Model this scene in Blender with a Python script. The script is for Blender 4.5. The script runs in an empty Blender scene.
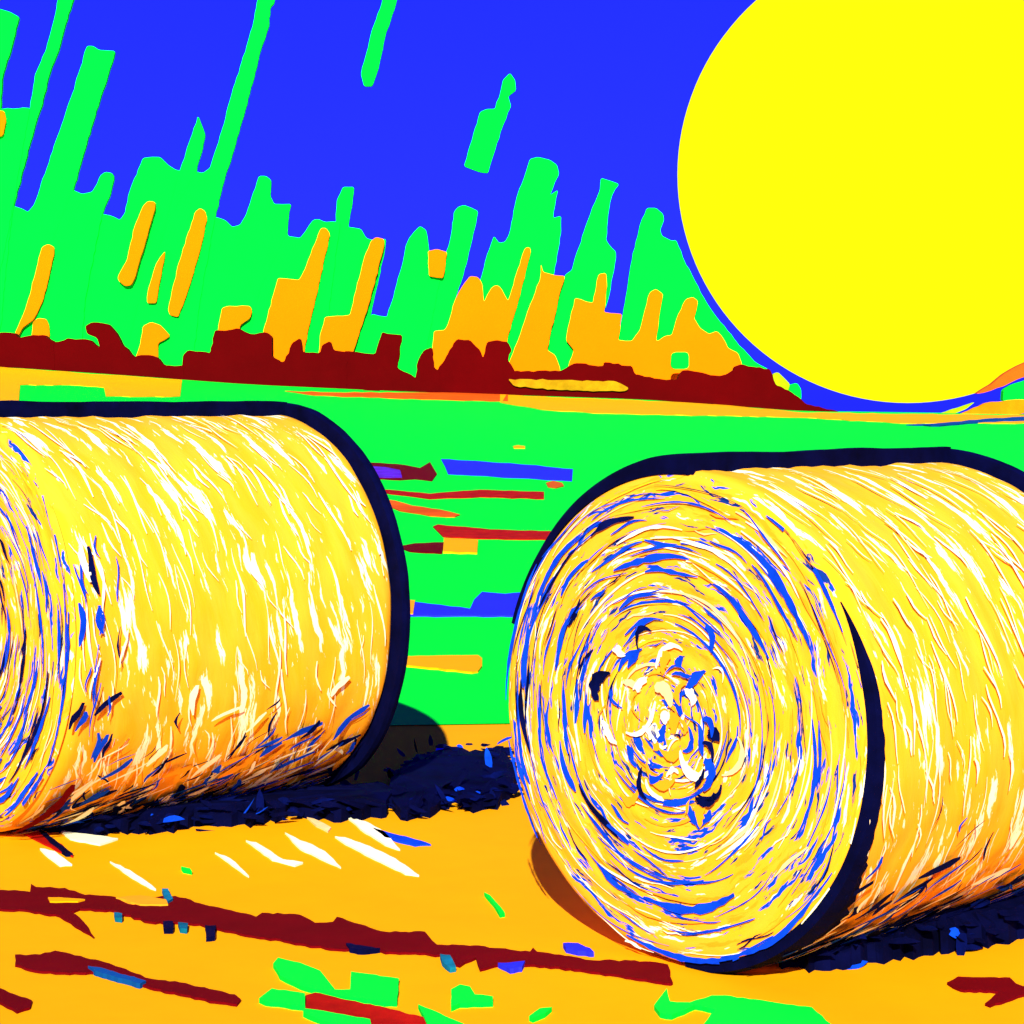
import bpy, bmesh, math, random
from mathutils import Vector, noise
R = random.Random(7)
rad = math.radians
F, CX, HY, CH = 2300.0, 512.0, 395.0, 1.727      # focal length (px), centre column, eye level row, eye height (m)
EXPO = 1.02
scene = bpy.context.scene
C = scene.collection

# ------------------------------------------------------------------ helpers
def lin(r, g, b):
    f = lambda c: (c/255/12.92) if c/255 <= .04045 else ((c/255+.055)/1.055)**2.4
    return (f(r), f(g), f(b), 1.0)

def tag(o, label=None, cat=None, group=None, kind=None):
    if label: o['label'] = label
    if cat: o['category'] = cat
    if group: o['group'] = group
    if kind: o['kind'] = kind
    return o

def link(name, bm, mats, parent=None, smooth=False):
    bmesh.ops.recalc_face_normals(bm, faces=bm.faces[:])
    me = bpy.data.meshes.new(name)
    bm.to_mesh(me); bm.free()
    if not isinstance(mats, (list, tuple)): mats = [mats]
    for m in mats: me.materials.append(m)
    if smooth:
        for p in me.polygons: p.use_smooth = True
    o = bpy.data.objects.new(name, me); C.objects.link(o)
    if parent: o.parent = parent
    return o

def link_raw(name, bm, mats, parent=None):
    me = bpy.data.meshes.new(name)
    bm.to_mesh(me); bm.free()
    for m in mats: me.materials.append(m)
    o = bpy.data.objects.new(name, me); C.objects.link(o)
    if parent: o.parent = parent
    return o

def material(name, col, var=.06, scale=3.0, rough=.95, bump=0.0, bscale=20.0):
    """matt paint-like surface whose colour wanders a little"""
    m = bpy.data.materials.new(name); m.use_nodes = True
    nt = m.node_tree; N = nt.nodes; L = nt.links
    b = N['Principled BSDF']
    b.inputs['Roughness'].default_value = rough
    b.inputs['Specular IOR Level'].default_value = .03
    tc = N.new('ShaderNodeTexCoord'); nz = N.new('ShaderNodeTexNoise')
    nz.inputs['Scale'].default_value = scale; nz.inputs['Detail'].default_value = 6
    nz.inputs['Roughness'].default_value = .65
    L.new(tc.outputs['Object'], nz.inputs['Vector'])
    cr = N.new('ShaderNodeValToRGB')
    cr.color_ramp.elements[0].position = .3; cr.color_ramp.elements[1].position = .7
    cr.color_ramp.elements[0].color = tuple(c*(1-var) for c in col[:3])+(1,)
    cr.color_ramp.elements[1].color = tuple(min(1, c*(1+var)) for c in col[:3])+(1,)
    L.new(nz.outputs['Fac'], cr.inputs['Fac']); L.new(cr.outputs['Color'], b.inputs['Base Color'])
    if bump:
        n2 = N.new('ShaderNodeTexNoise'); n2.inputs['Scale'].default_value = bscale; n2.inputs['Detail'].default_value = 5
        L.new(tc.outputs['Object'], n2.inputs['Vector'])
        bp = N.new('ShaderNodeBump'); bp.inputs['Strength'].default_value = bump; bp.inputs['Distance'].default_value = .02
        L.new(n2.outputs['Fac'], bp.inputs['Height']); L.new(bp.outputs['Normal'], b.inputs['Normal'])
    return m

M = {}
M['green']   = material('leaf_green', (.0004, .90, .034), .03, .6)
M['meadow']  = material('meadow_green', (.0004, .90, .028), .03, 1.2)
M['orange']  = material('stroke_orange', (.93, .195, .0003), .03, .6)
M['soil']    = material('orange_soil', (.95, .385, .0008), .03, 4.0)
M['yellowstrip'] = material('stubble_yellow', (.95, .42, .001), .03, .4)
M['red']     = material('dark_red_leaves', (.086, .0003, .0008), .10, .8)
M['rut']     = material('dark_red_soil', (.125, .0005, .0022), .12, 6.0)
M['bright']  = material('bright_red_soil', (.40, .006, .002), .35, 5.0)
M['ember']   = material('orange_red', (.85, .10, .003), .3, .6)
M['puddle']  = material('blue_water', (.018, .024, .62), .05, 3.0)
M['purple']  = material('purple_water', (.10, .015, .42), .4, 3.0)
M['navy']    = material('navy_flat', (.0006, .0012, .021), .6, 7.0, .9)  # shared by drawn outlines, shade stand-ins and real flecks
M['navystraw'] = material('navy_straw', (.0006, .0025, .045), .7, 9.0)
M['bluestraw'] = material('blue_straw', (.002, .05, .62), .4, 9.0)
M['tealstraw'] = material('teal_straw', (.003, .14, .20), .6, 9.0)
M['white']   = material('white_straw', (.93, .93, .60), .04, 12.0)
M['cream']   = material('cream_straw', (.95, .62, .25), .15, 12.0)
M['straw']   = material('gold_straw', (.95, .35, .010), .06, 12.0)
M['olive']   = material('olive_straw', (.62, .50, .012), .2, 12.0)
M['ochre']   = material('ochre', (.42, .21, .003), .3, 1.5)
M['rust']    = material('rust', (.62, .10, .006), .2, .6)
M['tealdk']  = material('dark_teal', (.002, .06, .20), .3, .6)
M['clay']    = material('orange_clay', (.70, .19, .002), .2, 1.0)
M['lime']    = material('lime', (.35, .52, .003), .3, 1.0)

def jag(pts, step, amp):
    """resample a closed outline and roughen it, in pixels"""
    out = []
    n = len(pts)
    for i in range(n):
        a, b = pts[i], pts[(i+1) % n]
        d = math.hypot(b[0]-a[0], b[1]-a[1]); k = max(1, int(d/step))
        for j in range(k):
            t = j/k; x = a[0]+(b[0]-a[0])*t; y = a[1]+(b[1]-a[1])*t
            if j or amp > 1.2:
                x += R.uniform(-amp, amp); y += R.uniform(-amp, amp)
            out.append((x, y))
    return out

def soften(pts):
    """cut the corners of an outline by a fixed small amount"""
    out = []
    n = len(pts)
    for i in range(n):
        p, q, r = pts[i-1], pts[i], pts[(i+1) % n]
        for e in (p, r):
            d = math.hypot(e[0]-q[0], e[1]-q[1]) or 1; t = min(1.3/d, .3)
            out.append((q[0]+(e[0]-q[0])*t, q[1]+(e[1]-q[1])*t))
    return out

def at(px, py, Y): return Vector(((px-CX)/F*Y, Y, CH-(py-HY)/F*Y))

# ------------------------------------------------------------------ terrain
CREST = [(-900,366),(0,366),(130,375),(250,384),(400,391),(640,399),(800,411),(1024,414),(2000,416)]
def crest_row(px):
    if px <= CREST[0][0]: return CREST[0][1]
    for (a, ya), (b, yb) in zip(CREST, CREST[1:]):
        if px <= b: return ya+(yb-ya)*(px-a)/(b-a)
    return CREST[-1][1]
def zc(X): return CH+(HY-crest_row(CX+X*23.0))/23.0
def gz(X, Y):
    if Y < 14: return 0.0
    if Y <= 100: return zc(X)*((Y-14)/86.0)**1.15
    return zc(X)-(Y-100)*.035
def hit(px, py):
    lo, hi = 2.0, 100.0
    for _ in range(60):
        mid = (lo+hi)/2; p = at(px, py, mid)
        if p.z > gz(p.x, mid): lo = mid
        else: hi = mid
    p = at(px, py, lo); return p

def sheet(name, ys, xs, mat, dz, kind=True):
    bm = bmesh.new(); g = []
    for y in ys:
        row = []
        for x in xs(y): row.append(bm.verts.new((x, y, gz(x, y)+dz-max(0, min(y, 100)-13)*.0012)))
        g.append(row)
    for a, b in zip(g, g[1:]):
        for i in range(len(a)-1): bm.faces.new((a[i], a[i+1], b[i+1], b[i]))
    o = link(name, bm, mat, smooth=True)
    if kind: o['kind'] = 'structure'
    return o

# ground: one sheet to beyond the crest
ys = [-30, -10, 0]+[2+i for i in range(12)]+[14+2*i for i in range(44)]+[101.5, 104, 110, 120, 140, 180, 260, 420, 700]
lin_x = lambda y: [(-1200 if i == 0 else 1200 if i == 60 else (i-30)*3.0) for i in range(61)]
sheet('ground', ys, lin_x, M['soil'], 0)
# the green field starts at a wavy edge
bm = bmesh.new(); g = []
gx = [-90+1.5*i for i in range(121)]
gy = [None]+[13.5, 14]+[14+2*i for i in range(1, 44)]
for y in gy:
    row = []
    for x in gx:
        yy = 11.98+.12*math.sin(x*5.1)+.09*math.sin(x*13+1) if y is None else y
        row.append(bm.verts.new((x, yy, gz(x, yy)+.006)))
    g.append(row)
for a, b in zip(g, g[1:]):
    for i in range(len(gx)-1): bm.faces.new((a[i], a[i+1], b[i+1], b[i]))
tag(link('green_field', bm, M['meadow'], smooth=True), 'flat bright green meadow between the bales and the dark red hedge', kind='structure')

# ------------------------------------------------------------------ flat-topped patches lying on the ground
def patch(name, pts, mat, h=.02, amp=.5, step=7, label=None, cat=None, group=None, kind=None, parent=None, base=.0):
    pts = jag(pts, step, amp)
    bm = bmesh.new(); top = []; bot = []
    for (x, y) in pts:
        p = hit(x, y); z = gz(p.x, p.y)
        top.append(bm.verts.new((p.x, p.y, z+base+h))); bot.append(bm.verts.new((p.x, p.y, z-.03)))
    n = len(top)
    bm.faces.new(top)
    for i in range(n): bm.faces.new((top[i], bot[i], bot[(i+1) % n], top[(i+1) % n]))
    o = link(name, bm, mat, parent)
    return tag(o, label, cat, group, kind)

# ------------------------------------------------------------------ upright shapes standing on the crest
def slab(name, pts, mat, Y, thick, amp=.5, step=6, label=None, cat=None, group=None, kind=None, parent=None):
    """an outline given real size at distance Y and real thickness, its edges rounded"""
    pts = jag(soften(pts), step, amp)
    bm = bmesh.new()
    vs = [bm.verts.new(at(x, y, Y)) for x, y in pts]
    f = bm.faces.new(vs)
    r = bmesh.ops.extrude_face_region(bm, geom=[f])
    for v in r['geom']:
        if isinstance(v, bmesh.types.BMVert): v.co.y += thick
    o = link(name, bm, mat, parent)
    return tag(o, label, cat, group, kind)

GG = 'slanting green strokes behind the dark red hedge'
greens = [
 ([(-40,0),(0,9),(10,12),(19,17),(12,45),(2,78),(1,105),(-10,180),(-40,380),(-140,380)], 106.0, 'broad green stroke cut by the left edge of the picture, its top blunt'),
 ([(-25,109),(30,108),(27,125),(14,200),(-5,300),(-20,385),(-90,385)], 104.6, 'square-topped green block at far left, beneath the short blue gap'),
 ([(61,-20),(80,-20),(72,3),(65,25),(60,45),(48,78),(42,105),(35,125),(14,203),(10,230),(-5,385),(-40,385),(0,210),(30,108),(35,75),(46,50),(54,20)], 105.3, 'thin green stroke reaching the top of the picture, nearest the left edge'),
 ([(87,46),(93,46),(99,50),(115,51),(108,75),(93,122),(73,190),(60,240),(40,385),(-5,385),(10,215),(14,206),(28,212),(34,205),(47,168),(60,130),(72,95)], 106.4, 'wide parallel-sided green stroke with a flat notched top, left part of the sky'),
 ([(100,176),(105,172),(112,173),(114,178),(110,195),(102,214),(85,300),(78,385),(20,385),(50,250),(73,190),(82,194),(92,192),(97,184)], 105.0, 'small green nub with a rounded tip beside the wide flat-topped stroke'),
 ([(143,158),(160,157),(168,165),(176,170),(190,172),(200,172),(180,250),(160,385),(50,385),(75,290),(92,216),(103,214),(112,216),(120,220),(125,213),(130,190)], 106.8, 'green block with a level top and sloping right shoulder behind two long orange strokes'),
 ([(198,116),(205,135),(202,150),(197,165),(196,172),(190,250),(170,385),(130,385),(160,250),(180,170),(190,140)], 105.6, 'slim green spike with a sharp pointed tip'),
 ([(262,-20),(276,-20),(274,3),(270,7),(269,25),(262,45),(258,60),(245,110),(232,155),(224,180),(215,217),(200,300),(190,385),(120,385),(140,300),(170,220),(196,172),(203,173),(210,168),(213,158),(222,130),(230,100),(247,45),(254,20)], 104.8, 'long thin green stroke reaching the top of the picture right of the sharp spike'),
 ([(259,176),(266,176),(271,180),(270,196),(274,204),(291,204),(288,220),(287,235),(294,239),(280,300),(275,385),(170,385),(190,270),(206,222),(216,217),(225,220),(232,227),(240,225),(246,215)], 106.1, 'stepped green stroke with a low ledge on its right'),
 ([(286,236),(300,238),(305,232),(313,220),(318,219),(325,222),(340,222),(337,245),(320,385),(240,385),(260,290)], 105.1, 'green hump just right of the stepped stroke, behind the orange stroke with a square foot'),
 ([(343,187),(354,187),(352,205),(348,227),(361,229),(366,238),(372,240),(386,239),(384,255),(376,290),(371,313),(355,385),(290,385),(320,300),(336,222),(337,200)], 106.5, 'green stroke with a narrow chimney-like tip above the middle orange strokes'),
 ([(413,233),(420,226),(426,230),(429,250),(430,262),(440,280),(430,330),(420,390),(350,390),(360,330),(372,314),(387,317),(395,290),(403,262),(406,245)], 105.4, 'green stroke with a rounded dome tip between two blue gaps'),
 ([(454,212),(458,207),(464,205),(478,211),(472,240),(463,276),(455,300),(446,390),(390,390),(415,320),(440,270),(449,245),(452,230)], 106.2, 'straight green stroke with a slanted ragged top right of the small square orange one'),
 ([(530,159),(538,157),(550,160),(557,165),(559,174),(552,190),(550,195),(558,190),(555,205),(553,218),(561,216),(561,232),(557,255),(554,274),(545,300),(530,390),(450,390),(470,320),(482,275),(487,255),(494,236),(499,243),(505,242),(509,235),(515,205),(519,190),(526,172)], 105.0, 'large green stroke with a ragged right side, tallest standing one in the middle'),
 ([(601,178),(619,184),(612,195),(608,215),(606,240),(610,246),(616,252),(614,270),(608,300),(603,315),(590,390),(520,390),(545,330),(565,275),(572,270),(575,258),(590,215),(600,190)], 106.0, 'green stroke with a bottle-neck top left of the last blue gap'),
 ([(647,208),(656,208),(663,214),(664,220),(660,230),(662,236),(672,241),(676,240),(683,258),(695,281),(710,308),(735,340),(755,362),(768,369),(776,390),(600,390),(620,330),(623,314),(632,260),(640,225)], 105.6, 'green stroke whose right side curves along the yellow sun'),
]
for pts, Y, lab in greens:
    slab('brush_stroke', pts, M['green'], 103.6+(Y-104.6)*.05, .3, .55, 5, lab, 'brush stroke', GG)
GF = 'green strokes floating in the blue sky'
slab('brush_stroke', [(384,-20),(400,-20),(396,3),(386,32),(380,60),(376,75),(372,86),(364,86),(361,74),(366,55),(372,30),(382,3)], M['green'], 106, .3, .55, 5,
     'narrow green stroke hanging down from the top edge of the picture into the blue sky', 'brush stroke', GF)
slab('brush_stroke', [(510,73),(515,80),(516,90),(508,96),(511,106),(503,125),(495,150),(490,165),(488,173),(480,172),(464,166),(472,140),(480,112),(487,109),(495,109),(501,90),(503,80)], M['green'], 106, .3, .55, 5,
     'short green stroke with a knobbed tip floating free in the blue sky', 'brush stroke', GF)
slab('brush_stroke', [(672,354),(675,352),(687,352),(689,355),(689,367),(686,369),(674,369),(671,366)], M['green'], 101.2, .6, .3, 5,
     'tiny green square among the orange strokes above the hedge', 'brush stroke')
slab('brush_stroke', [(790,385),(797,383),(801,389),(801,403),(786,401),(784,394)], M['green'], 101.2, .6, .3, 5,
     'tiny green tuft at the right end of the dark red hedge', 'brush stroke')
slab('brush_stroke', [(773,374),(778,372),(790,384),(787,394),(778,397),(773,392)], M['lime'], 101.0, .5, .4, 5,
     'olive green scrap at the right end of the hedge under the sun', 'brush stroke')
slab('brush_stroke', [(1004,390),(1012,385),(1035,378),(1035,401),(1003,401)], M['green'], 101.6, .6, .3, 5,
     'green scrap at the right edge of the picture just below the sun', 'brush stroke')
slab('brush_stroke', [(976,394),(992,384),(1004,374),(1018,366),(1035,358),(1035,374),(1018,379),(1004,386),(990,391)], M['rust'], 101.9, .6, .4, 5,
     'rust brown scrap across the lower right rim of the sun', 'brush stroke')

OG = 'orange strokes standing before the green ones'
oranges = [
 ([(-8,110),(4,111),(6,120),(3,135),(-8,140)], 'orange stub cut by the left edge high above the hedge'),
 ([(42,247),(48,244),(54,247),(54,254),(43,300),(37,313),(33,320),(22,328),(17,340),(15,333),(25,310),(28,300)], 'orange stroke tapering to a hooked lower tip, leftmost full one above the hedge'),
 ([(33,322),(38,318),(46,319),(49,326),(49,341),(31,343)], 'small round orange blob resting on the hedge at far left'),
 ([(143,206),(148,201),(155,202),(155,208),(147,236),(135,277),(131,285),(125,286),(118,280),(118,276),(127,260),(129,250),(135,225)], 'thick orange stroke with a widened lower end floating before the green block'),
 ([(165,251),(164,260),(156,303),(147,303),(148,290),(156,264)], 'short slim orange stroke between two longer orange ones'),
 ([(195,212),(200,208),(205,211),(207,219),(200,250),(188,290),(178,317),(170,315),(168,310),(178,265)], 'long straight orange stroke floating right of the short slim one'),
 ([(143,326),(151,322),(160,325),(170,336),(158,343),(157,372),(130,372),(140,345)], 'squat orange stroke with a beak on its right, rooted in the hedge'),
 ([(222,308),(228,306),(250,306),(252,311),(250,318),(240,325),(237,345),(215,345)], 'flat-topped orange stub on the highest part of the left hedge'),
 ([(321,228),(326,228),(330,234),(315,300),(305,345),(303,370),(274,372),(270,345),(263,332),(278,278),(299,280),(302,275)], 'orange stroke with a wide square block on its left side'),
 ([(371,241),(376,237),(384,239),(384,245),(370,300),(352,355),(350,375),(318,375),(320,335),(325,317),(350,315),(356,290),(365,255)], 'orange stroke beside a blue gap with a low square foot'),
 ([(428,251),(437,249),(447,252),(443,278),(429,276)], 'small square orange piece caught between two green strokes'),
 ([(455,300),(463,285),(470,276),(478,277),(482,283),(484,302),(492,287),(497,285),(501,288),(508,301),(525,248),(529,247),(531,250),(520,295),(508,335),(505,350),(500,385),(430,388),(434,331),(445,330),(450,318)], 'orange mass with three peaks, the right one long and thin'),
 ([(541,264),(543,272),(554,275),(565,276),(558,300),(547,350),(555,355),(560,368),(560,385),(503,385),(510,360),(520,335),(530,305),(540,280)], 'broad orange stroke with a small horn on its top left'),
 ([(575,298),(593,303),(597,280),(599,274),(606,273),(607,285),(604,312),(622,314),(620,330),(618,340),(632,341),(640,330),(645,310),(650,292),(656,289),(663,294),(660,310),(656,340),(658,341),(665,336),(672,335),(678,315),(686,299),(693,297),(698,301),(694,318),(700,328),(709,334),(717,331),(725,341),(728,348),(738,353),(742,364),(742,390),(560,390),(574,350),(566,340),(570,320)], 'wide orange mass with several rounded prongs next to the sun'),
]
for i, (pts, lab) in enumerate(oranges):
    slab('brush_stroke', pts, M['orange'], 103.42+.02*(i % 3), .3, .5, 5, lab, 'brush stroke', OG)

# the hedge: single dark red bushes, each an outline of its own, foot on the crest
BG = 'dark red bushes of the hedge'
bushes = [
 ([(-12,333),(15,333),(18,338),(32,335),(44,335),(54,342)], 'dark red bush cut by the left edge of the picture'),
 ([(52,342),(65,340),(67,338),(90,340),(100,348),(97,338),(87,334),(85,326),(92,322),(108,324),(116,333),(122,345),(135,358)], 'dark red bush with a curved arm bent over to the left'),
 ([(131,358),(140,355),(150,355),(158,358),(163,365),(175,366),(184,365)], 'low dark red bush under the beaked orange stroke'),
 ([(182,365),(183,355),(188,350),(210,353),(215,330),(230,330),(238,328),(250,334),(266,332),(272,337),(272,357),(280,361)], 'big dark red bush with a stepped left side'),
 ([(276,361),(284,362),(292,343),(300,338),(302,352),(320,353),(322,345),(330,341),(333,350),(347,352)], 'dark red bush with two small knobs below the square-footed orange strokes'),
 ([(344,351),(375,354),(382,332),(402,335),(397,368),(410,374),(417,379)], 'dark red bush with a square tower at its right'),
 ([(415,379),(418,360),(424,350),(432,347),(434,368),(440,371)], 'narrow dark red bush with a rounded tip before the three-peaked orange mass'),
 ([(437,371),(447,355),(457,339),(470,340),(480,350),(483,358),(487,342),(497,340),(508,342),(512,350),(508,360),(515,371)], 'twin-humped dark red bush before the three-peaked orange mass'),
 ([(512,371),(560,371),(575,363),(604,366),(604,362),(632,366),(635,374),(640,376)], 'long flat dark red bush above the ochre strip'),
 ([(636,374),(660,379),(677,380),(683,370),(720,376),(728,374),(737,367)], 'low dark red bush beneath the tiny green square'),
 ([(734,367),(742,364),(755,367),(770,369),(776,385),(790,391),(800,398),(806,404),(840,412)], 'dark red bush at the right end of the hedge under the sun'),
]
foot = lambda x: {True: 0}.get(False, None)
FOOT = [(-900,366),(0,368),(100,375),(180,380),(250,386),(300,393),(370,394),(505,394),(560,397),(640,400),(720,404),(740,411),(800,414),(850,415)]
def foot_row(px):
    for (a, ya), (b, yb) in zip(FOOT, FOOT[1:]):
        if px <= b: return ya+(yb-ya)*(px-a)/(b-a)
    return FOOT[-1][1]
for i, (pts, lab) in enumerate(bushes):
    x0, x1 = pts[0][0], pts[-1][0]
    low = [(x1+(x0-x1)*k/5, foot_row(x1+(x0-x1)*k/5)+3) for k in range(6)]
    slab('bush', pts+low, M['red'], 99.0+.02*(i % 2), .6, .8, 4, lab, 'bush', BG)
slab('stroke_strip', [(508,379),(560,380),(615,381),(629,388),(626,391),(600,391),(560,390),(514,386)], M['ochre'], 98.88, .3, .8, 5, 'ochre strip lying along the foot of the long flat dark red bush', 'brush stroke')
slab('soil_clod', [(354,398),(362,390),(380,390),(379,397),(370,404),(358,402)], M['red'], 98.0, .4, .6, 5, 'dark red clod at the foot of the hedge where the meadow begins', 'clod')

slab('brush_stroke', [(930,424),(950,417),(968,411),(985,403),(1010,400),(1036,400),(1036,412),(985,417),(960,421)], M['clay'], 98.7, .3, .5, 5, 'orange brown sliver at the right edge of the picture, above the dark teal line', 'brush stroke')
slab('brush_stroke', [(922,419),(945,412),(966,405),(975,402),(966,409),(948,416)], M['lime'], 98.9, .3, .4, 5, 'olive green sliver just under the sun, left of the orange brown one', 'brush stroke')

# ------------------------------------------------------------------ strips and marks lying on the far field
def strip(name, pts, m, h=.015, **k):
    k.setdefault('kind', 'structure'); return patch(name, pts, m, h, k.pop('amp', .4), k.pop('step', 8), **k)
strip('stubble_strip', [(-40,366.5),(0,367.5),(100,375),(182,380.5),(180,397),(106,397),(104,388),(70,385.5),(20,385.5),(18,412),(-40,412)], M['yellowstrip'], .03)
strip('stubble_strip', [(500,395),(560,398),(640,401),(720,405),(800,413),(905,414.5),(960,415),(990,415.5),(1040,415.5),(1040,424),(950,424),(900,424),(800,418),(700,416),(600,414),(540,410),(500,403)], M['yellowstrip'], .03)
strip('ember_strip', [(285,391.5),(330,393),(420,393),(508,394),(508,402),(430,400),(370,398),(315,396)], M['ember'], .03)
strip('ditch', [(906,426),(945,424),(985,420),(1040,417),(1040,421.5),(985,423),(940,427)], M['tealdk'], .05)
FM = 'marks across the green meadow'
def mark(pts, m, label, cat='mark', h=.02, name='field_mark', **k):
    return patch(name, pts, m, h, .4, 8, label, cat, FM, **k)
mark([(441,460),(510,464),(573,470),(572,482),(520,479),(448,475)], M['puddle'], 'long blue puddle in the meadow nearest the hedge', 'puddle', name='puddle')
mark([(340,461),(356,462),(405,466),(420,469),(430,463),(437,475),(432,482),(415,480),(400,481),(340,478)], M['rut'], 'dark red streak beside the left bale level with the long blue puddle')
mark([(345,467),(362,467),(385,469),(400,472),(402,479),(366,479),(345,478)], M['purple'], 'violet puddle lying in a dark red streak beside the left bale', 'puddle', .035, 'puddle')
mark([(372,490),(400,492),(430,495),(480,491),(544,493),(544,500),(480,498),(430,500),(390,495)], M['bright'], 'long thin red furrow, just below the long blue puddle', 'furrow', name='furrow')
mark([(376,499),(395,502),(412,507),(440,511),(460,516),(455,518),(430,517),(400,512),(380,504)], M['ember'], 'short orange red furrow touching the left bale rim', 'furrow', name='furrow')
mark([(433,528),(438,526),(490,531),(557,533),(550,541),(480,540),(443,538)], M['bright'], 'thick dark red furrow ending at the right bale', 'furrow', name='furrow')
mark([(397,548),(415,545),(444,544),(442,555),(410,553)], M['rut'], 'stubby dark red furrow with an orange square at its end', 'furrow', name='furrow')
mark([(444,540),(478,542),(477,555),(443,554)], M['soil'], 'small orange square at the end of a stubby red furrow', 'mark', .025)
mark([(546,484),(553,482),(562,484),(564,487),(556,489),(548,488)], M['rust'], 'little rust brown oval below the right tip of the long blue puddle')
mark([(513,447),(518,446),(525,447),(525,449),(514,449)], M['yellowstrip'], 'tiny yellow fleck alone in the upper meadow')
mark([(395,602),(440,607),(470,611),(474,602),(482,594),(505,596),(530,594),(525,618),(395,618)], M['puddle'], 'blue puddle stretching between the two bales', 'puddle', name='puddle')
mark([(396,602),(415,604),(413,617),(396,616)], M['straw'], 'yellow square against the left bale at the tip of the blue puddle', 'mark', .03)
mark([(395,659),(478,658),(482,661),(482,669),(478,674),(472,675),(395,667)], M['soil'], 'orange bar with a rounded right end between the bales')

# ------------------------------------------------------------------ foreground: ruts, grass patches, loose straw
RG = 'dark red ruts in the orange soil'
patch('soil_rut', [(-12,891),(30,894),(31,886),(36,889),(50,889),(65,890),(85,897),(115,899),(128,906),(150,908),(165,908),(150,899),(175,898),(205,907),(256,919),(262,915),(300,917),(315,925),(333,924),(337,919),(370,930),(385,934),(425,934),(437,947),(480,948),(510,952),(530,954),(533,950),(537,954),(560,957),(585,962),(650,964),(668,967),(673,985),(671,986),(600,975),(545,968),(500,967),(480,972),(476,960),(460,968),(452,966),(440,957),(370,953),(330,951),(290,944),(240,936),(200,926),(150,924),(110,912),(80,911),(70,914),(80,920),(88,929),(94,939),(75,928),(60,918),(25,912),(-12,911)],
      M['rut'], .008, .9, 5, 'long forked dark red rut running right across to the right bale', 'rut', RG)
patch('soil_rut', [(15,957),(40,957),(55,953),(70,956),(110,966),(145,980),(180,985),(235,997),(241,1002),(237,1007),(215,1004),(150,990),(100,975),(60,975),(35,973),(15,967)], M['rut'], .008, .8, 5, 'tapering dark red rut below the long forked one', 'rut', RG)
patch('soil_rut', [(-12,986),(15,997),(32,1003),(30,1010),(17,1014),(-12,998)], M['rut'], .008, .6, 5, 'short dark red rut in the lower left corner', 'rut', RG)
patch('soil_rut', [(306,998),(315,995),(350,1003),(385,1010),(430,1022),(460,1036),(380,1036),(350,1018),(305,1012)], M['bright'], .008, .6, 5, 'bright red rut with a square end between green patches', 'rut', RG)
patch('soil_rut', [(947,985),(958,979),(1010,980),(1016,986),(1034,992),(1024,997),(1006,1003),(990,1008),(985,1006),(1000,994),(960,992)], M['rut'], .008, .6, 5, 'hooked dark red rut in the lower right corner', 'rut', RG)
patch('soil_patch', [(48,901),(60,901),(85,903),(78,905),(50,905)], M['soil'], .013, .3, 5, 'thin orange sliver inside the long forked red rut', 'patch')
patch('soil_patch', [(116,901),(140,899),(166,903),(168,908),(140,908)], M['straw'], .013, .5, 5, 'yellow sliver along the upper edge of the long forked red rut', 'patch')
PG = 'green grass patches in the orange soil'
for pts, lab in [
 ([(273,968),(278,962),(300,967),(320,975),(328,985),(335,994),(350,994),(351,976),(399,983),(397,1007),(385,1007),(340,1000),(300,990),(280,980)], 'largest green patch at bottom left with a square right end'),
 ([(259,1003),(272,993),(305,998),(305,1011),(265,1006)], 'green patch touching the square end of the bright red rut'),
 ([(303,1013),(330,1017),(370,1024),(372,1034),(330,1028),(303,1017)], 'green strip along the lower edge of the bright red rut'),
 ([(418,1009),(440,1018),(475,1034),(430,1034)], 'slanted green wedge on the bottom edge right of the bright red rut'),
 ([(451,994),(460,989),(470,991),(475,999),(493,1001),(493,1007),(460,1008),(451,1012)], 'boot-shaped green patch below the middle of the long rut'),
 ([(529,1021),(540,1013),(552,1012),(545,1018),(533,1023)], 'tiny green oval near the bottom edge in the middle'),
 ([(654,1010),(660,1002),(667,993),(670,1006),(690,1007),(712,1000),(725,1000),(780,1008),(812,1012),(836,1034),(700,1034),(715,1014),(695,1010),(672,1020),(660,1018)], 'wide green patch at the bottom below the right bale'),
 ([(484,896),(490,899),(497,907),(505,917),(500,918),(494,908)], 'thin green sliver left of the right bale'),
 ([(181,870),(190,872),(192,875),(183,873)], 'tiny green fleck under the left bale'),
]: patch('grass_patch', pts, M['green'], .014, .6, 6, lab, 'grass patch', PG)

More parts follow.
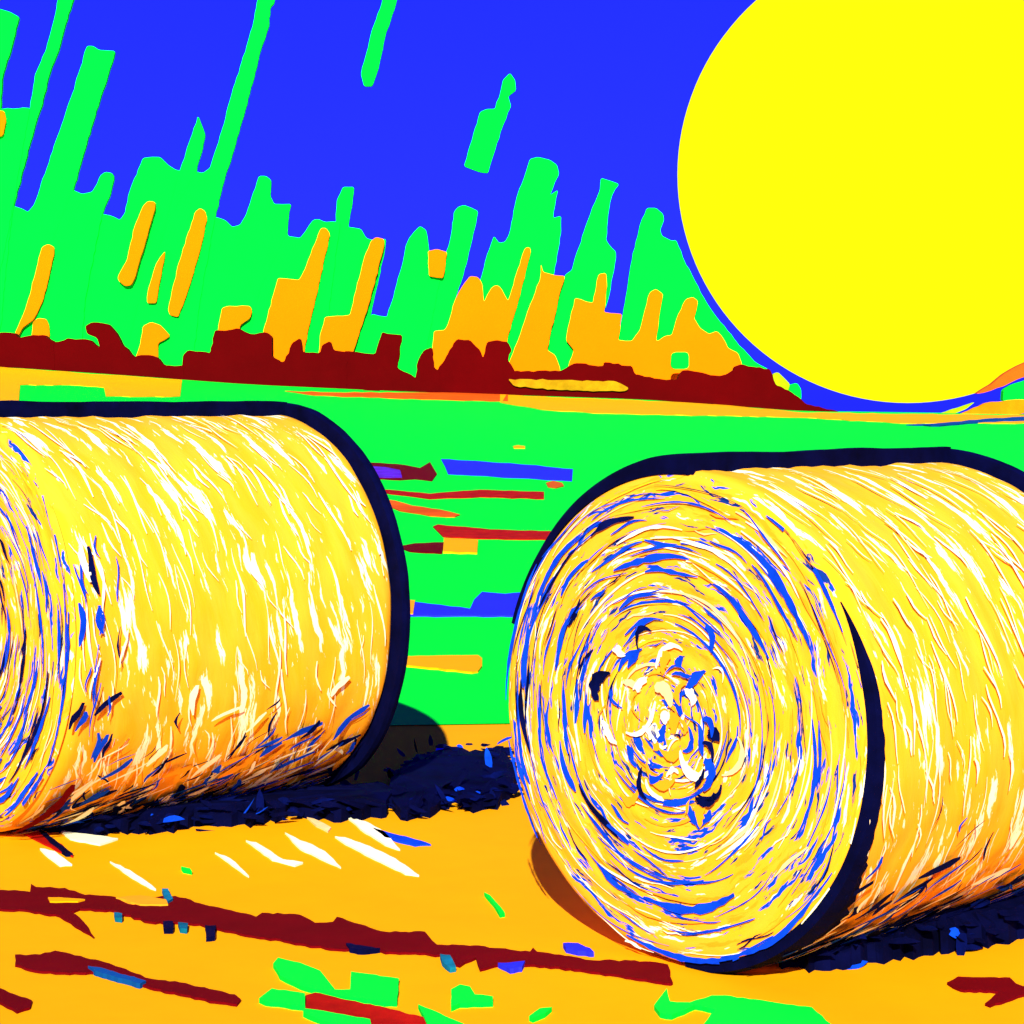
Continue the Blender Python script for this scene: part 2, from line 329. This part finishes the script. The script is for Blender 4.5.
for pts, m, lab in [
 ([(163,926),(173,926),(173,934),(164,934)], 'navy', 'navy fleck on the lower edge of the long forked rut, left one of a pair'),
 ([(205,930),(216,930),(215,941),(206,942)], 'navy', 'squarish navy fleck on the lower edge of the long forked rut'),
 ([(178,927),(188,928),(187,934),(180,933)], 'tealstraw', 'teal fleck between the two navy flecks under the long forked rut'),
 ([(346,948),(360,950),(380,953),(362,955),(350,953)], 'navy', 'thin navy fleck under the middle of the long forked rut'),
 ([(498,968),(515,967),(525,966),(522,972),(510,974)], 'puddle', 'blue fleck under the long forked rut below the right bale'),
 ([(114,917),(122,918),(122,923),(115,922)], 'tealstraw', 'teal fleck below the fork of the long rut'),
 ([(88,971),(105,974),(125,980),(146,986),(140,989),(118,983),(95,976)], 'tealdk', 'blue sliver along the lower edge of the tapering rut'),
 ([(162,893),(168,893),(173,903),(168,906),(164,901)], 'tealstraw', 'small teal straw standing across the long forked rut'),
 ([(440,959),(450,960),(456,972),(450,973),(442,966)], 'tealstraw', 'teal fleck beside the ragged drip of the long forked rut'),
 ([(563,948),(578,948),(590,953),(594,957),(582,956),(566,953)], 'puddle', 'blue scrap at the upper right of the long forked rut, touching the bale'),
]: patch('soil_fleck', pts, M[m], .016, .6, 4, lab, 'fleck', 'coloured flecks along the ruts')

def blade(bm, p, d, up, length, width, bend, mat_i, segs=4):
    """one flat tapered blade"""
    d = d.normalized(); side = d.cross(up).normalized(); prev = None
    for i in range(segs+1):
        t = i/segs
        c = p+d*(length*t)+up*(bend*math.sin(t*math.pi))
        w = width*(.35+.65*math.sin(min(1, .15+t*.95)*math.pi))*.5
        if i == segs: w *= .15
        a = bm.verts.new(c-side*w); b = bm.verts.new(c+side*w)
        if prev:
            f = bm.faces.new((prev[0], prev[1], b, a)); f.material_index = mat_i
        prev = (a, b)

SG = 'loose straw lying on the orange soil'
for pts, m, lab in [
 ([(110,863),(130,872),(142,880),(156,891),(150,889),(128,876)], 'white', 'long thin white straw above the yellow sliver in the rut'),
 ([(215,854),(230,860),(240,869),(249,878),(244,875),(228,863)], 'white', 'curved white straw below the middle of the left bale'),
 ([(246,842),(256,844),(266,850),(283,861),(303,864),(295,867),(272,861),(260,852)], 'white', 'ragged white straw with a flat tail below the left bale'),
 ([(285,834),(300,842),(312,846),(325,853),(341,869),(325,862),(300,850)], 'white', 'ragged white straw second from the right below the left bale'),
 ([(335,838),(345,839),(370,848),(395,860),(419,877),(405,875),(370,858),(345,845)], 'white', 'broadest white straw, pointed at its right end'),
 ([(345,816),(370,825),(385,834),(400,851),(385,846),(360,830)], 'white', 'white straw just under the right end of the left bale'),
 ([(372,829),(400,837),(420,842),(431,846),(415,847),(385,839)], 'bluestraw', 'pale blue straw right of the broadest white one'),
 ([(306,818),(318,822),(331,829),(328,833),(316,827)], 'cream', 'short pale straw poking from the shade of the left bale'),
 ([(60,832),(90,836),(118,840),(100,846),(70,840)], 'white', 'white straw scrap in the shade at the left bale foot'),
 ([(40,850),(55,853),(72,866),(60,867),(48,858)], 'white', 'white straw scrap left of the rest, below the dark splinter'),
 ([(12,829),(35,829),(62,846),(73,858),(55,851),(30,838)], 'bright', 'red splinter at the lower left foot of the left bale'),
 ([(36,830),(46,836),(73,857),(66,857),(50,845)], 'navy', 'black splinter lying on the red one at the left bale foot'),
]: patch('loose_straw', pts, M[m], .007 if m != 'navy' else .014, .5, 5, lab, 'straw', SG)

# ------------------------------------------------------------------ hay bales
def straw_material(name, face):
    """yellow straw with white and blue strands that follow the roll"""
    m = bpy.data.materials.new(name); m.use_nodes = True
    nt = m.node_tree; N = nt.nodes; L = nt.links
    b = N['Principled BSDF']; b.inputs['Roughness'].default_value = .95; b.inputs['Specular IOR Level'].default_value = .03
    tc = N.new('ShaderNodeTexCoord'); sx = N.new('ShaderNodeSeparateXYZ'); L.new(tc.outputs['Object'], sx.inputs[0])
    def mth(op, a, c=None):
        n = N.new('ShaderNodeMath'); n.operation = op
        for i, v in enumerate((a, c)):
            if v is None: continue
            if isinstance(v, (int, float)): n.inputs[i].default_value = v
            else: L.new(v, n.inputs[i])
        return n.outputs[0]
    x, y, z = sx.outputs
    zz = mth('SUBTRACT', z, face['R'])
    rr = mth('SQRT', mth('ADD', mth('MULTIPLY', y, y), mth('MULTIPLY', zz, zz)))
    rs = mth('MAXIMUM', rr, .02)
    cy, cz = mth('DIVIDE', y, rs), mth('DIVIDE', zz, rs)
    # coarse wander so strands are not perfect arcs
    wn = N.new('ShaderNodeTexNoise'); wn.inputs['Scale'].default_value = 3.0 if not face['end'] else 4.5; wn.inputs['Detail'].default_value = 3
    L.new(tc.outputs['Object'], wn.inputs['Vector'])
    wob = mth('MULTIPLY', mth('SUBTRACT', wn.outputs['Fac'], .5), .14 if not face['end'] else .09)
    across = mth('ADD', rr if face['end'] else mth('ADD', x, mth('MULTIPLY', z, .22)), wob)
    def strands(fa, fr, lo, hi, off, detail=4.0):
        cb = N.new('ShaderNodeCombineXYZ')
        L.new(mth('ADD', mth('MULTIPLY', across, fa), off), cb.inputs[0])
        if face['end']:
            k = mth('MULTIPLY', mth('ADD', mth('MULTIPLY', rr, 1.3), .25), fr)
            L.new(mth('MULTIPLY', cy, k), cb.inputs[1]); L.new(mth('MULTIPLY', cz, k), cb.inputs[2])
        else:
            L.new(mth('MULTIPLY', cy, fr), cb.inputs[1]); L.new(mth('MULTIPLY', cz, fr), cb.inputs[2])
        nz = N.new('ShaderNodeTexNoise'); nz.inputs['Scale'].default_value = 1; nz.inputs['Detail'].default_value = detail; nz.inputs['Roughness'].default_value = .62
        L.new(cb.outputs[0], nz.inputs['Vector'])
        mr = N.new('ShaderNodeMapRange'); mr.inputs['From Min'].default_value = lo; mr.inputs['From Max'].default_value = hi
        L.new(nz.outputs['Fac'], mr.inputs['Value'])
        return mr.outputs[0]
    def mix(fac, a, bcol):
        n = N.new('ShaderNodeMix'); n.data_type = 'RGBA'
        L.new(fac, n.inputs['Factor'])
        for s, v in ((6, a), (7, bcol)):
            if isinstance(v, tuple): n.inputs[s].default_value = v
            else: L.new(v, n.inputs[s])
        return n.outputs[2]
    col = mix(strands(14, 2.0, .42, .6, 3), (.95, .445, .022, 1), (.93, .41, .011, 1))
    if face['end']:
        col = mix(strands(42, 3.0, .56, .60, 11), col, (.58, .34, .010, 1))
        col = mix(strands(46, 3.4, .605, .625, 37), col, (.93, .93, .60, 1))
        col = mix(strands(32, 2.4, .59, .61, 71), col, (.002, .055, .66, 1))
        col = mix(strands(55, 4.0, .62, .635, 93), col, (.004, .03, .20, 1))
    else:
        col = mix(strands(25, 2.6, face['lo'], face['lo']+.016, 37, 5.0), col, (.93, .93, .60, 1))
        col = mix(strands(60, 7, .66, .675, 57, 6), col, (.93, .93, .60, 1))
    L.new(col, b.inputs['Base Color'])
    bp = N.new('ShaderNodeBump'); bp.inputs['Strength'].default_value = .08; bp.inputs['Distance'].default_value = .01
    L.new(strands(90, 6, .3, .55, 5), bp.inputs['Height']); L.new(bp.outputs['Normal'], b.inputs['Normal'])
    return m

def fbm(v): return noise.fractal(v, 1.0, 2.0, 4)

def make_bale(loc, rotz, Rr, Ln, label, seed, outline_t, front_strokes, bottom_strokes, density, face_blue):
    rnd = random.Random(seed)
    root = bpy.data.objects.new('hay_bale', None); C.objects.link(root)
    root.location = loc; root.rotation_euler = (0, 0, rotz)
    tag(root, label, 'hay bale', 'round hay bales')
    NT, NX = 192, 48
    pt = lambda x, r, th: Vector((x, r*math.cos(th), Rr+r*math.sin(th)))
    # body: the rolled side, with soft rounded shoulders
    bm = bmesh.new(); rows = []
    for i in range(NX+1):
        x = Ln*i/NX; e = min(x, Ln-x); sh = .05
        dr = 0 if e > sh else sh-math.sqrt(max(0, sh*sh-(sh-e)**2))
        row = []
        for k in range(NT):
            th = 2*math.pi*k/NT
            r = Rr-dr*.6+.008*fbm(Vector((x*9+seed, math.cos(th)*3, math.sin(th)*3)))
            p = pt(x, r, th)
            if p.z < 0.004: p.z = .004                          # settles on the ground
            row.append(bm.verts.new(p))
        rows.append(row)
    for a, b in zip(rows, rows[1:]):
        for k in range(NT): bm.faces.new((a[k], a[(k+1) % NT], b[(k+1) % NT], b[k]))
    bm.faces.new(rows[-1][::-1])
    body = link('body', bm, straw_material('bale_side_%d' % seed, {'end': False, 'R': Rr, 'lo': density+.03}), root, smooth=True)
    # front end: coiled layers
    bm = bmesh.new(); NR = 64; c0 = None; rows = []
    for i in range(1, NR+1):
        r = (Rr-.012)*i/NR; row = []
        for k in range(NT):
            th = 2*math.pi*k/NT
            lay = math.sin(r*70+2.2*fbm(Vector((math.cos(th)*1.5, math.sin(th)*1.5, r*4+seed))))
            x = -.012-.03*(1-(i/NR)**4)+.002*lay+.003*fbm(Vector((r*14, math.cos(th)*3*r+seed, math.sin(th)*3*r)))
            if i == NR: x = .004
            p = pt(x, r, th); p.z = max(p.z, .006)
            row.append(bm.verts.new(p))
        rows.append(row)
    c0 = bm.verts.new((-.04, 0, Rr))
    for k in range(NT): bm.faces.new((c0, rows[0][(k+1) % NT], rows[0][k]))
    for a, b in zip(rows, rows[1:]):
        for k in range(NT): bm.faces.new((a[k], a[(k+1) % NT], b[(k+1) % NT], b[k]))
    end = link('end_face', bm, straw_material('bale_end_%d' % seed, {'end': True, 'R': Rr}), root, smooth=True)
    # added shell that draws the navy outline: hugs the back of the roll from the crest down and closes the far end with a raised rim
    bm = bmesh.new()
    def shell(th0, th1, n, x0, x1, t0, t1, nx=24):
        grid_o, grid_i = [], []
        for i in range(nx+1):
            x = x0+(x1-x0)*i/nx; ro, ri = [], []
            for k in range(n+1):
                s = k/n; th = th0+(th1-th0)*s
                t = outline_t*(1+.12*fbm(Vector((x*3+seed, th*2, 1))))
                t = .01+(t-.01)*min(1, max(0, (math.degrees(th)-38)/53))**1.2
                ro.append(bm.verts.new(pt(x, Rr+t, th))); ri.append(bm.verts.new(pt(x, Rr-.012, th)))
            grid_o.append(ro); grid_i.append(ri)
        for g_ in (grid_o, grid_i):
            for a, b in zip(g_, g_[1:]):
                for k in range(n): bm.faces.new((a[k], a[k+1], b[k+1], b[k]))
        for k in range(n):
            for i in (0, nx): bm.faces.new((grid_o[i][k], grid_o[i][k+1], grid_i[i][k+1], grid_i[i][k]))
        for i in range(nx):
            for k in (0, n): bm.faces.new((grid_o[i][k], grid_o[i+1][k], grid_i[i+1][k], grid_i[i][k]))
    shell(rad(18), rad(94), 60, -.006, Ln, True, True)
    link('outline_shell', bm, M['navy'], root, smooth=False)
    bm = bmesh.new(); prof = [(Ln-.012, -.03), (Ln-.012, outline_t*.8), (Ln+.008, outline_t*.9), (Ln+.03, outline_t*.85), (Ln+.042, outline_t*.5), (Ln+.042, -.05)]
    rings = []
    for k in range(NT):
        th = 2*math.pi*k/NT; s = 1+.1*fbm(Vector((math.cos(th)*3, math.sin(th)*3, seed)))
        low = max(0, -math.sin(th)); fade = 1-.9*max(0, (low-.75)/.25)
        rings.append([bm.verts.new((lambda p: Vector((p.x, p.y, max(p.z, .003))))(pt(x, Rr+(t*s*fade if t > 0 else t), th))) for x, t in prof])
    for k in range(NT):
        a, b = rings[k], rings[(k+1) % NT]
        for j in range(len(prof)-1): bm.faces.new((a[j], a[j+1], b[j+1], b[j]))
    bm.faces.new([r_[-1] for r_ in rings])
    link('outline_rim', bm, M['navy'], root, smooth=False)
    # loose strands lying along the roll (mesh ribbons)
    mats = [M['white'], M['bluestraw'], M['navystraw'], M['cream'], M['tealstraw'], M['olive'], M['straw'], M['rut']]
    bm = bmesh.new()
    def ribbon(x, th, dth, slant, w, mi, lift=.006):
        n = max(4, int(abs(dth)*Rr/.03)); prev = None; ph = rnd.random()*9
        for i in range(n+1):
            t = i/n; tt = th+dth*t
            ww = w*(.2+.8*math.sin(math.pi*min(1, .08+t*.9)))*(.7+.6*rnd.random())*.5
            xx = x+slant*t+.012*math.sin(t*4+ph)
            if not (-.01 < xx-ww and xx+ww < Ln-.06): prev = None; continue
            r = Rr+.012+lift; ln = math.hypot(slant, dth*Rr) or 1
            nx_, nt_ = dth*Rr/ln*ww, -slant/ln*ww/Rr
            pa, pb = pt(xx-nx_, r, tt-nt_), pt(xx+nx_, r, tt+nt_)
            if pa.z < .005: prev = None; continue
            a, b = bm.verts.new(pa), bm.verts.new(pb)
            if prev:
                f = bm.faces.new((prev[0], prev[1], b, a)); f.material_index = mi
            prev = (a, b)
    for _ in range(front_strokes):
        ribbon(rnd.uniform(0, Ln), rad(rnd.uniform(99, 225)), rad(rnd.uniform(5, 20)), rnd.gauss(.045, .012), rnd.choice([.004, .005, .006, .008, .011]), 0, rnd.uniform(.0005, .002))
    for _ in range(bottom_strokes):  # navy and blue strands paint the shade low on the roll
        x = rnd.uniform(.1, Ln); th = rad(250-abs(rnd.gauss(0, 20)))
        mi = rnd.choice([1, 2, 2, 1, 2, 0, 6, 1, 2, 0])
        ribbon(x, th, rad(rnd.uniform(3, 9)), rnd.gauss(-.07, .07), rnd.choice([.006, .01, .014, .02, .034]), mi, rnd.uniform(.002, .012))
    if seed == 5:
        for k in range(26):
            ribbon(rnd.uniform(.0, .2), rad(rnd.uniform(150, 232)), rad(rnd.uniform(5, 16)), rnd.gauss(.0, .012), rnd.choice([.008, .012, .02, .03]), rnd.choice([1, 1, 1, 2, 0]), .004)
        ribbon(.10, rad(222), rad(26), -.06, .06, 7, .012)
    tag(link_raw('straw_strands', bm, mats, root), kind='stuff')
    # strands coiled on the end face
    bm = bmesh.new()
    def coil(r, th, dth, dr, w, mi, lift):
        n = max(4, int(abs(dth)*r/.025)); prev = None; ph = rnd.random()*9
        for i in range(n+1):
            t = i/n; rr_ = r+dr*t+.006*math.sin(t*5+ph)
            ww = w*(.15+.85*math.sin(math.pi*min(1, .06+t*.92)))*(.65+.7*rnd.random())*.5
            if rr_+ww > Rr-.012: prev = None; continue
            x = -.0165-.03*(1-(rr_/Rr)**4)-lift
            pa, pb = pt(x, max(.005, rr_-ww), th+dth*t), pt(x, rr_+ww, th+dth*t)
            if min(pa.z, pb.z) < .008: prev = None; continue
            a, b = bm.verts.new(pa), bm.verts.new(pb)
            if prev:
                f = bm.faces.new((prev[0], prev[1], b, a)); f.material_index = mi
            prev = (a, b)
    for _ in range(face_blue):
        r = Rr*math.sqrt(rnd.uniform(.02, .97)); dth = rnd.uniform(.15, .9)*min(2.0, .5/max(r, .15))
        mi = rnd.choice([0, 0, 0, 1, 1, 1, 3, 5, 6, 6, 2])
        coil(r, rnd.uniform(0, 2*math.pi), dth, rnd.gauss(.0, .015), rnd.choice([.003, .004, .005, .006, .008, .011]), mi, rnd.uniform(.0005, .0025))
    # loose twisted core
    def curl(cy_, cz_, r, th, dth, w, mi, lift):
        n = 9; prev = None
        for i in range(n+1):
            t = i/n; ww = w*(.2+.8*math.sin(math.pi*min(1, .06+t*.92)))*(.7+.6*rnd.random())*.5
            r2 = r*(1+.25*math.sin(t*3+cy_*40))
            pa, pb = [Vector((-.05-lift, cy_+q*math.cos(th+dth*t), Rr+cz_+q*math.sin(th+dth*t))) for q in (max(.003, r2-ww), r2+ww)]
            a, b = bm.verts.new(pa), bm.verts.new(pb)
            if prev:
                f = bm.faces.new((prev[0], prev[1], b, a)); f.material_index = mi
            prev = (a, b)
    for k in range(9):                                         # blue strands edging the roll
        coil(Rr-rnd.uniform(.015, .035), rad(rnd.uniform(120, 250)*(1) if k % 3 else rnd.uniform(-60, 40)), rad(rnd.uniform(15, 45)), 0, rnd.uniform(.008, .02), 1, .002)
    for k in range(46 if seed == 3 else 64):                   # one side of the coil shows more blue
        coil(Rr*rnd.uniform(.3, .95), rad(rnd.gauss(10 if seed == 3 else 185, 45)), rad(rnd.uniform(10, 34)), rnd.gauss(0, .01), rnd.choice([.005, .008, .012, .02]), rnd.choice([1, 1, 1, 2]), .003)
    for k in range(20):                                        # bold arcs
        coil(Rr*rnd.uniform(.25, .9), rnd.uniform(0, 6.28), rad(rnd.uniform(14, 40)), rnd.gauss(0, .012), rnd.choice([.014, .02, .028]), 1, .003)
    for k in range(7):                                         # navy and blue curls beside the core
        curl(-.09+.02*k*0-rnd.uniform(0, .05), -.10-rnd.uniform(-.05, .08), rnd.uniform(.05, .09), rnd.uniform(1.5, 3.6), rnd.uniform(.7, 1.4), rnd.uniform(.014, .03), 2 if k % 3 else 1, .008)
    for k in range(60):
        a_ = rnd.uniform(0, 2*math.pi); q = rnd.uniform(0, .24)
        curl(q*math.cos(a_), q*math.sin(a_)-.01, rnd.uniform(.03, .14), rnd.uniform(0, 6.3), rnd.uniform(.4, 1.3), rnd.choice([.008, .012, .02, .03, .045]), rnd.choice([0, 0, 0, 6, 6, 6, 6, 1, 1, 3, 2]), .0007*(k % 9))
    tag(link_raw('coiled_strands', bm, mats, end), kind='stuff')
    return root, rnd, pt

# right bale
rzr = rad(43.5); Xr, Yr = (677-CX)/330.0, F/330.0
RR, LR = .75, 1.32
bale_r, rnd_r, pt_r = make_bale((Xr, Yr, 0), rzr, RR, LR, 'round hay bale at right showing its coiled straw end, dark navy outline behind', 3, .05, 170, 260, .56, 250)
# navy band standing in for the shadow groove round the lower right shoulder of the right bale
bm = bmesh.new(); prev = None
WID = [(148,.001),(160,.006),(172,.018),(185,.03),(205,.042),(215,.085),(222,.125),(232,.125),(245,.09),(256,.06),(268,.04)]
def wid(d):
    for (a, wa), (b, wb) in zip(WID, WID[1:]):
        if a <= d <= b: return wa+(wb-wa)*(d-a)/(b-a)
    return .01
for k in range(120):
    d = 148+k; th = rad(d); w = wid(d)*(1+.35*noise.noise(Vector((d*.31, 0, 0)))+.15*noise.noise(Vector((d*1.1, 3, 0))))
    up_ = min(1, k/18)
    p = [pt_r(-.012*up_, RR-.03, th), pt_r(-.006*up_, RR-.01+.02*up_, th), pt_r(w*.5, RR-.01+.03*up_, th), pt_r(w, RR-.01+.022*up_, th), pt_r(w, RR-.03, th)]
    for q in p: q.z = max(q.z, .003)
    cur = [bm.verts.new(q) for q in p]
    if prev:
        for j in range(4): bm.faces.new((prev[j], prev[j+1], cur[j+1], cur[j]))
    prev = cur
link('shade_band', bm, M['navy'], bale_r)

# left bale
fl = 227.7; rzl = rad(42.0)
RL, LL = .82, 1.52
ex, ey = (279-CX)/fl, F/fl
bale_l, rnd_l, pt_l = make_bale((ex-math.cos(rzl)*LL, ey-math.sin(rzl)*LL, 0), rzl, RL, LL, 'round hay bale cut by the left edge, its long rolled side facing us', 5, .06, 180, 420, .555, 260)

# ------------------------------------------------------------------ dark heaps put in as ground shadow at the foot of the bales
def lay_shade(name, pix, n, h, label, seed, colours, spread=.05):
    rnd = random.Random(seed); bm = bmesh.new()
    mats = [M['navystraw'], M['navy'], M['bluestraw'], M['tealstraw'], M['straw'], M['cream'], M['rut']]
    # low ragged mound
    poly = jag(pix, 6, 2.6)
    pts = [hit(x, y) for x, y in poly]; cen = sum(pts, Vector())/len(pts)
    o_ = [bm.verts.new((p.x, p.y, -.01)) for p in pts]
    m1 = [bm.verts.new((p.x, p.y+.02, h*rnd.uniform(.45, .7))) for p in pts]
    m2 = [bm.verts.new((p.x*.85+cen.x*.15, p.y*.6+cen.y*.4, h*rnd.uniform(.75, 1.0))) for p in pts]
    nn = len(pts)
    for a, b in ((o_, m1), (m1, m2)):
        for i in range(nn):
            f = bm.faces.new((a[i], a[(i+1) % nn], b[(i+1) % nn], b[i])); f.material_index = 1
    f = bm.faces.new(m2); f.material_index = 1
    for _ in range(n):
        i = rnd.randrange(nn); p = pts[i].lerp(pts[rnd.randrange(nn)], rnd.random()*.5); p = Vector((p.x, p.y, rnd.uniform(.005, h)))
        d = Vector((rnd.gauss(.5, .8), rnd.gauss(0, .5), rnd.gauss(.0, .2)))
        blade(bm, p, d, Vector((0, -.5, .85)), rnd.uniform(.04, .11), rnd.uniform(.015, .045), rnd.uniform(-.01, .015), rnd.choice(colours))
    return tag(link_raw(name, bm, mats), label, 'straw heap', 'modelled shadows at the foot of the bales')  # these heaps stand in for the bales' ground shadows
lay_shade('shadow_heap', [(385,806),(395,780),(412,768),(432,758),(455,756),(480,757),(503,756),(516,770),(512,795),(498,810),(475,814),(455,804),(430,817),(405,822)], 150, .065,
       'dark navy heap shaped as shadow between the two bales', 21, [0, 0, 0, 0, 1, 1, 1, 1, 0, 1, 1, 0, 0, 1, 2])
lay_shade('shadow_heap', [(35,831),(70,820),(110,812),(200,812),(290,803),(360,795),(392,796),(385,818),(330,822),(290,818),(250,826),(200,827),(165,833),(100,835)], 150, .08,
       'long dark navy drift shaped as shadow under the left bale', 22, [0, 0, 0, 0, 1, 1, 1, 1, 0, 1, 1, 0, 0, 1, 2])
lay_shade('shadow_heap', [(778,966),(792,948),(820,938),(880,925),(940,910),(985,896),(1050,880),(1050,928),(1010,944),(950,952),(880,964),(810,972)], 150, .10,
       'long dark navy drift shaped as shadow under the right bale', 23, [0, 0, 0, 0, 1, 1, 1, 1, 0, 1, 1, 0, 0, 1, 2])

# ------------------------------------------------------------------ the sun: a real far sphere
Ys = 900.0; rs = 229.7*Ys/F
bm = bmesh.new(); bmesh.ops.create_uvsphere(bm, u_segments=96, v_segments=64, radius=rs)
ms = bpy.data.materials.new('sun_glow'); ms.use_nodes = True
nt = ms.node_tree; nt.nodes.remove(nt.nodes['Principled BSDF'])
em = nt.nodes.new('ShaderNodeEmission'); em.inputs[0].default_value = (1, .985, .004, 1); em.inputs[1].default_value = .55
nt.links.new(em.outputs[0], nt.nodes['Material Output'].inputs[0])
so = link('sun', bm, ms, smooth=True); so.location = at(907.7, 173.3, Ys)
tag(so, 'huge round yellow sun low in the blue sky at upper right', 'sun')

# ------------------------------------------------------------------ sky, light, camera
EL, AZ = 29.0, math.atan2(-1.0, -.065)        # sunlight from the front, a little from the left
sdir = Vector((math.cos(AZ)*math.cos(rad(EL)), math.sin(AZ)*math.cos(rad(EL)), math.sin(rad(EL))))
w = bpy.data.worlds.new('World'); scene.world = w; w.use_nodes = True
nt = w.node_tree; bg = nt.nodes['Background']
sky = nt.nodes.new('ShaderNodeTexSky'); sky.sky_type = 'NISHITA'; sky.sun_disc = False
sky.sun_elevation = rad(EL); sky.sun_rotation = math.atan2(sdir.x, sdir.y)
mx = nt.nodes.new('ShaderNodeMix'); mx.data_type = 'RGBA'; mx.inputs['Factor'].default_value = .985
nt.links.new(sky.outputs[0], mx.inputs[6]); mx.inputs[7].default_value = (.032, .072, 5.2, 1)
nt.links.new(mx.outputs[2], bg.inputs[0]); bg.inputs[1].default_value = .1
sl = bpy.data.lights.new('sunlight', 'SUN'); sl.energy = 4.2; sl.angle = rad(.5); sl.color = (1, .95, .78)
slo = bpy.data.objects.new('sunlight', sl); C.objects.link(slo)
slo.rotation_euler = (-sdir).to_track_quat('-Z', 'Y').to_euler()
cam = bpy.data.cameras.new('camera'); co = bpy.data.objects.new('camera', cam); C.objects.link(co)
cam.sensor_width = 36; cam.lens = F*36/1024; cam.shift_y = (HY-512)/1024; cam.clip_start = .1; cam.clip_end = 5000
co.location = (0, 0, CH); co.rotation_euler = (rad(90), 0, 0)
scene.camera = co
scene.view_settings.view_transform = 'Standard'; scene.view_settings.look = 'None'
scene.view_settings.exposure = EXPO; scene.view_settings.gamma = 1
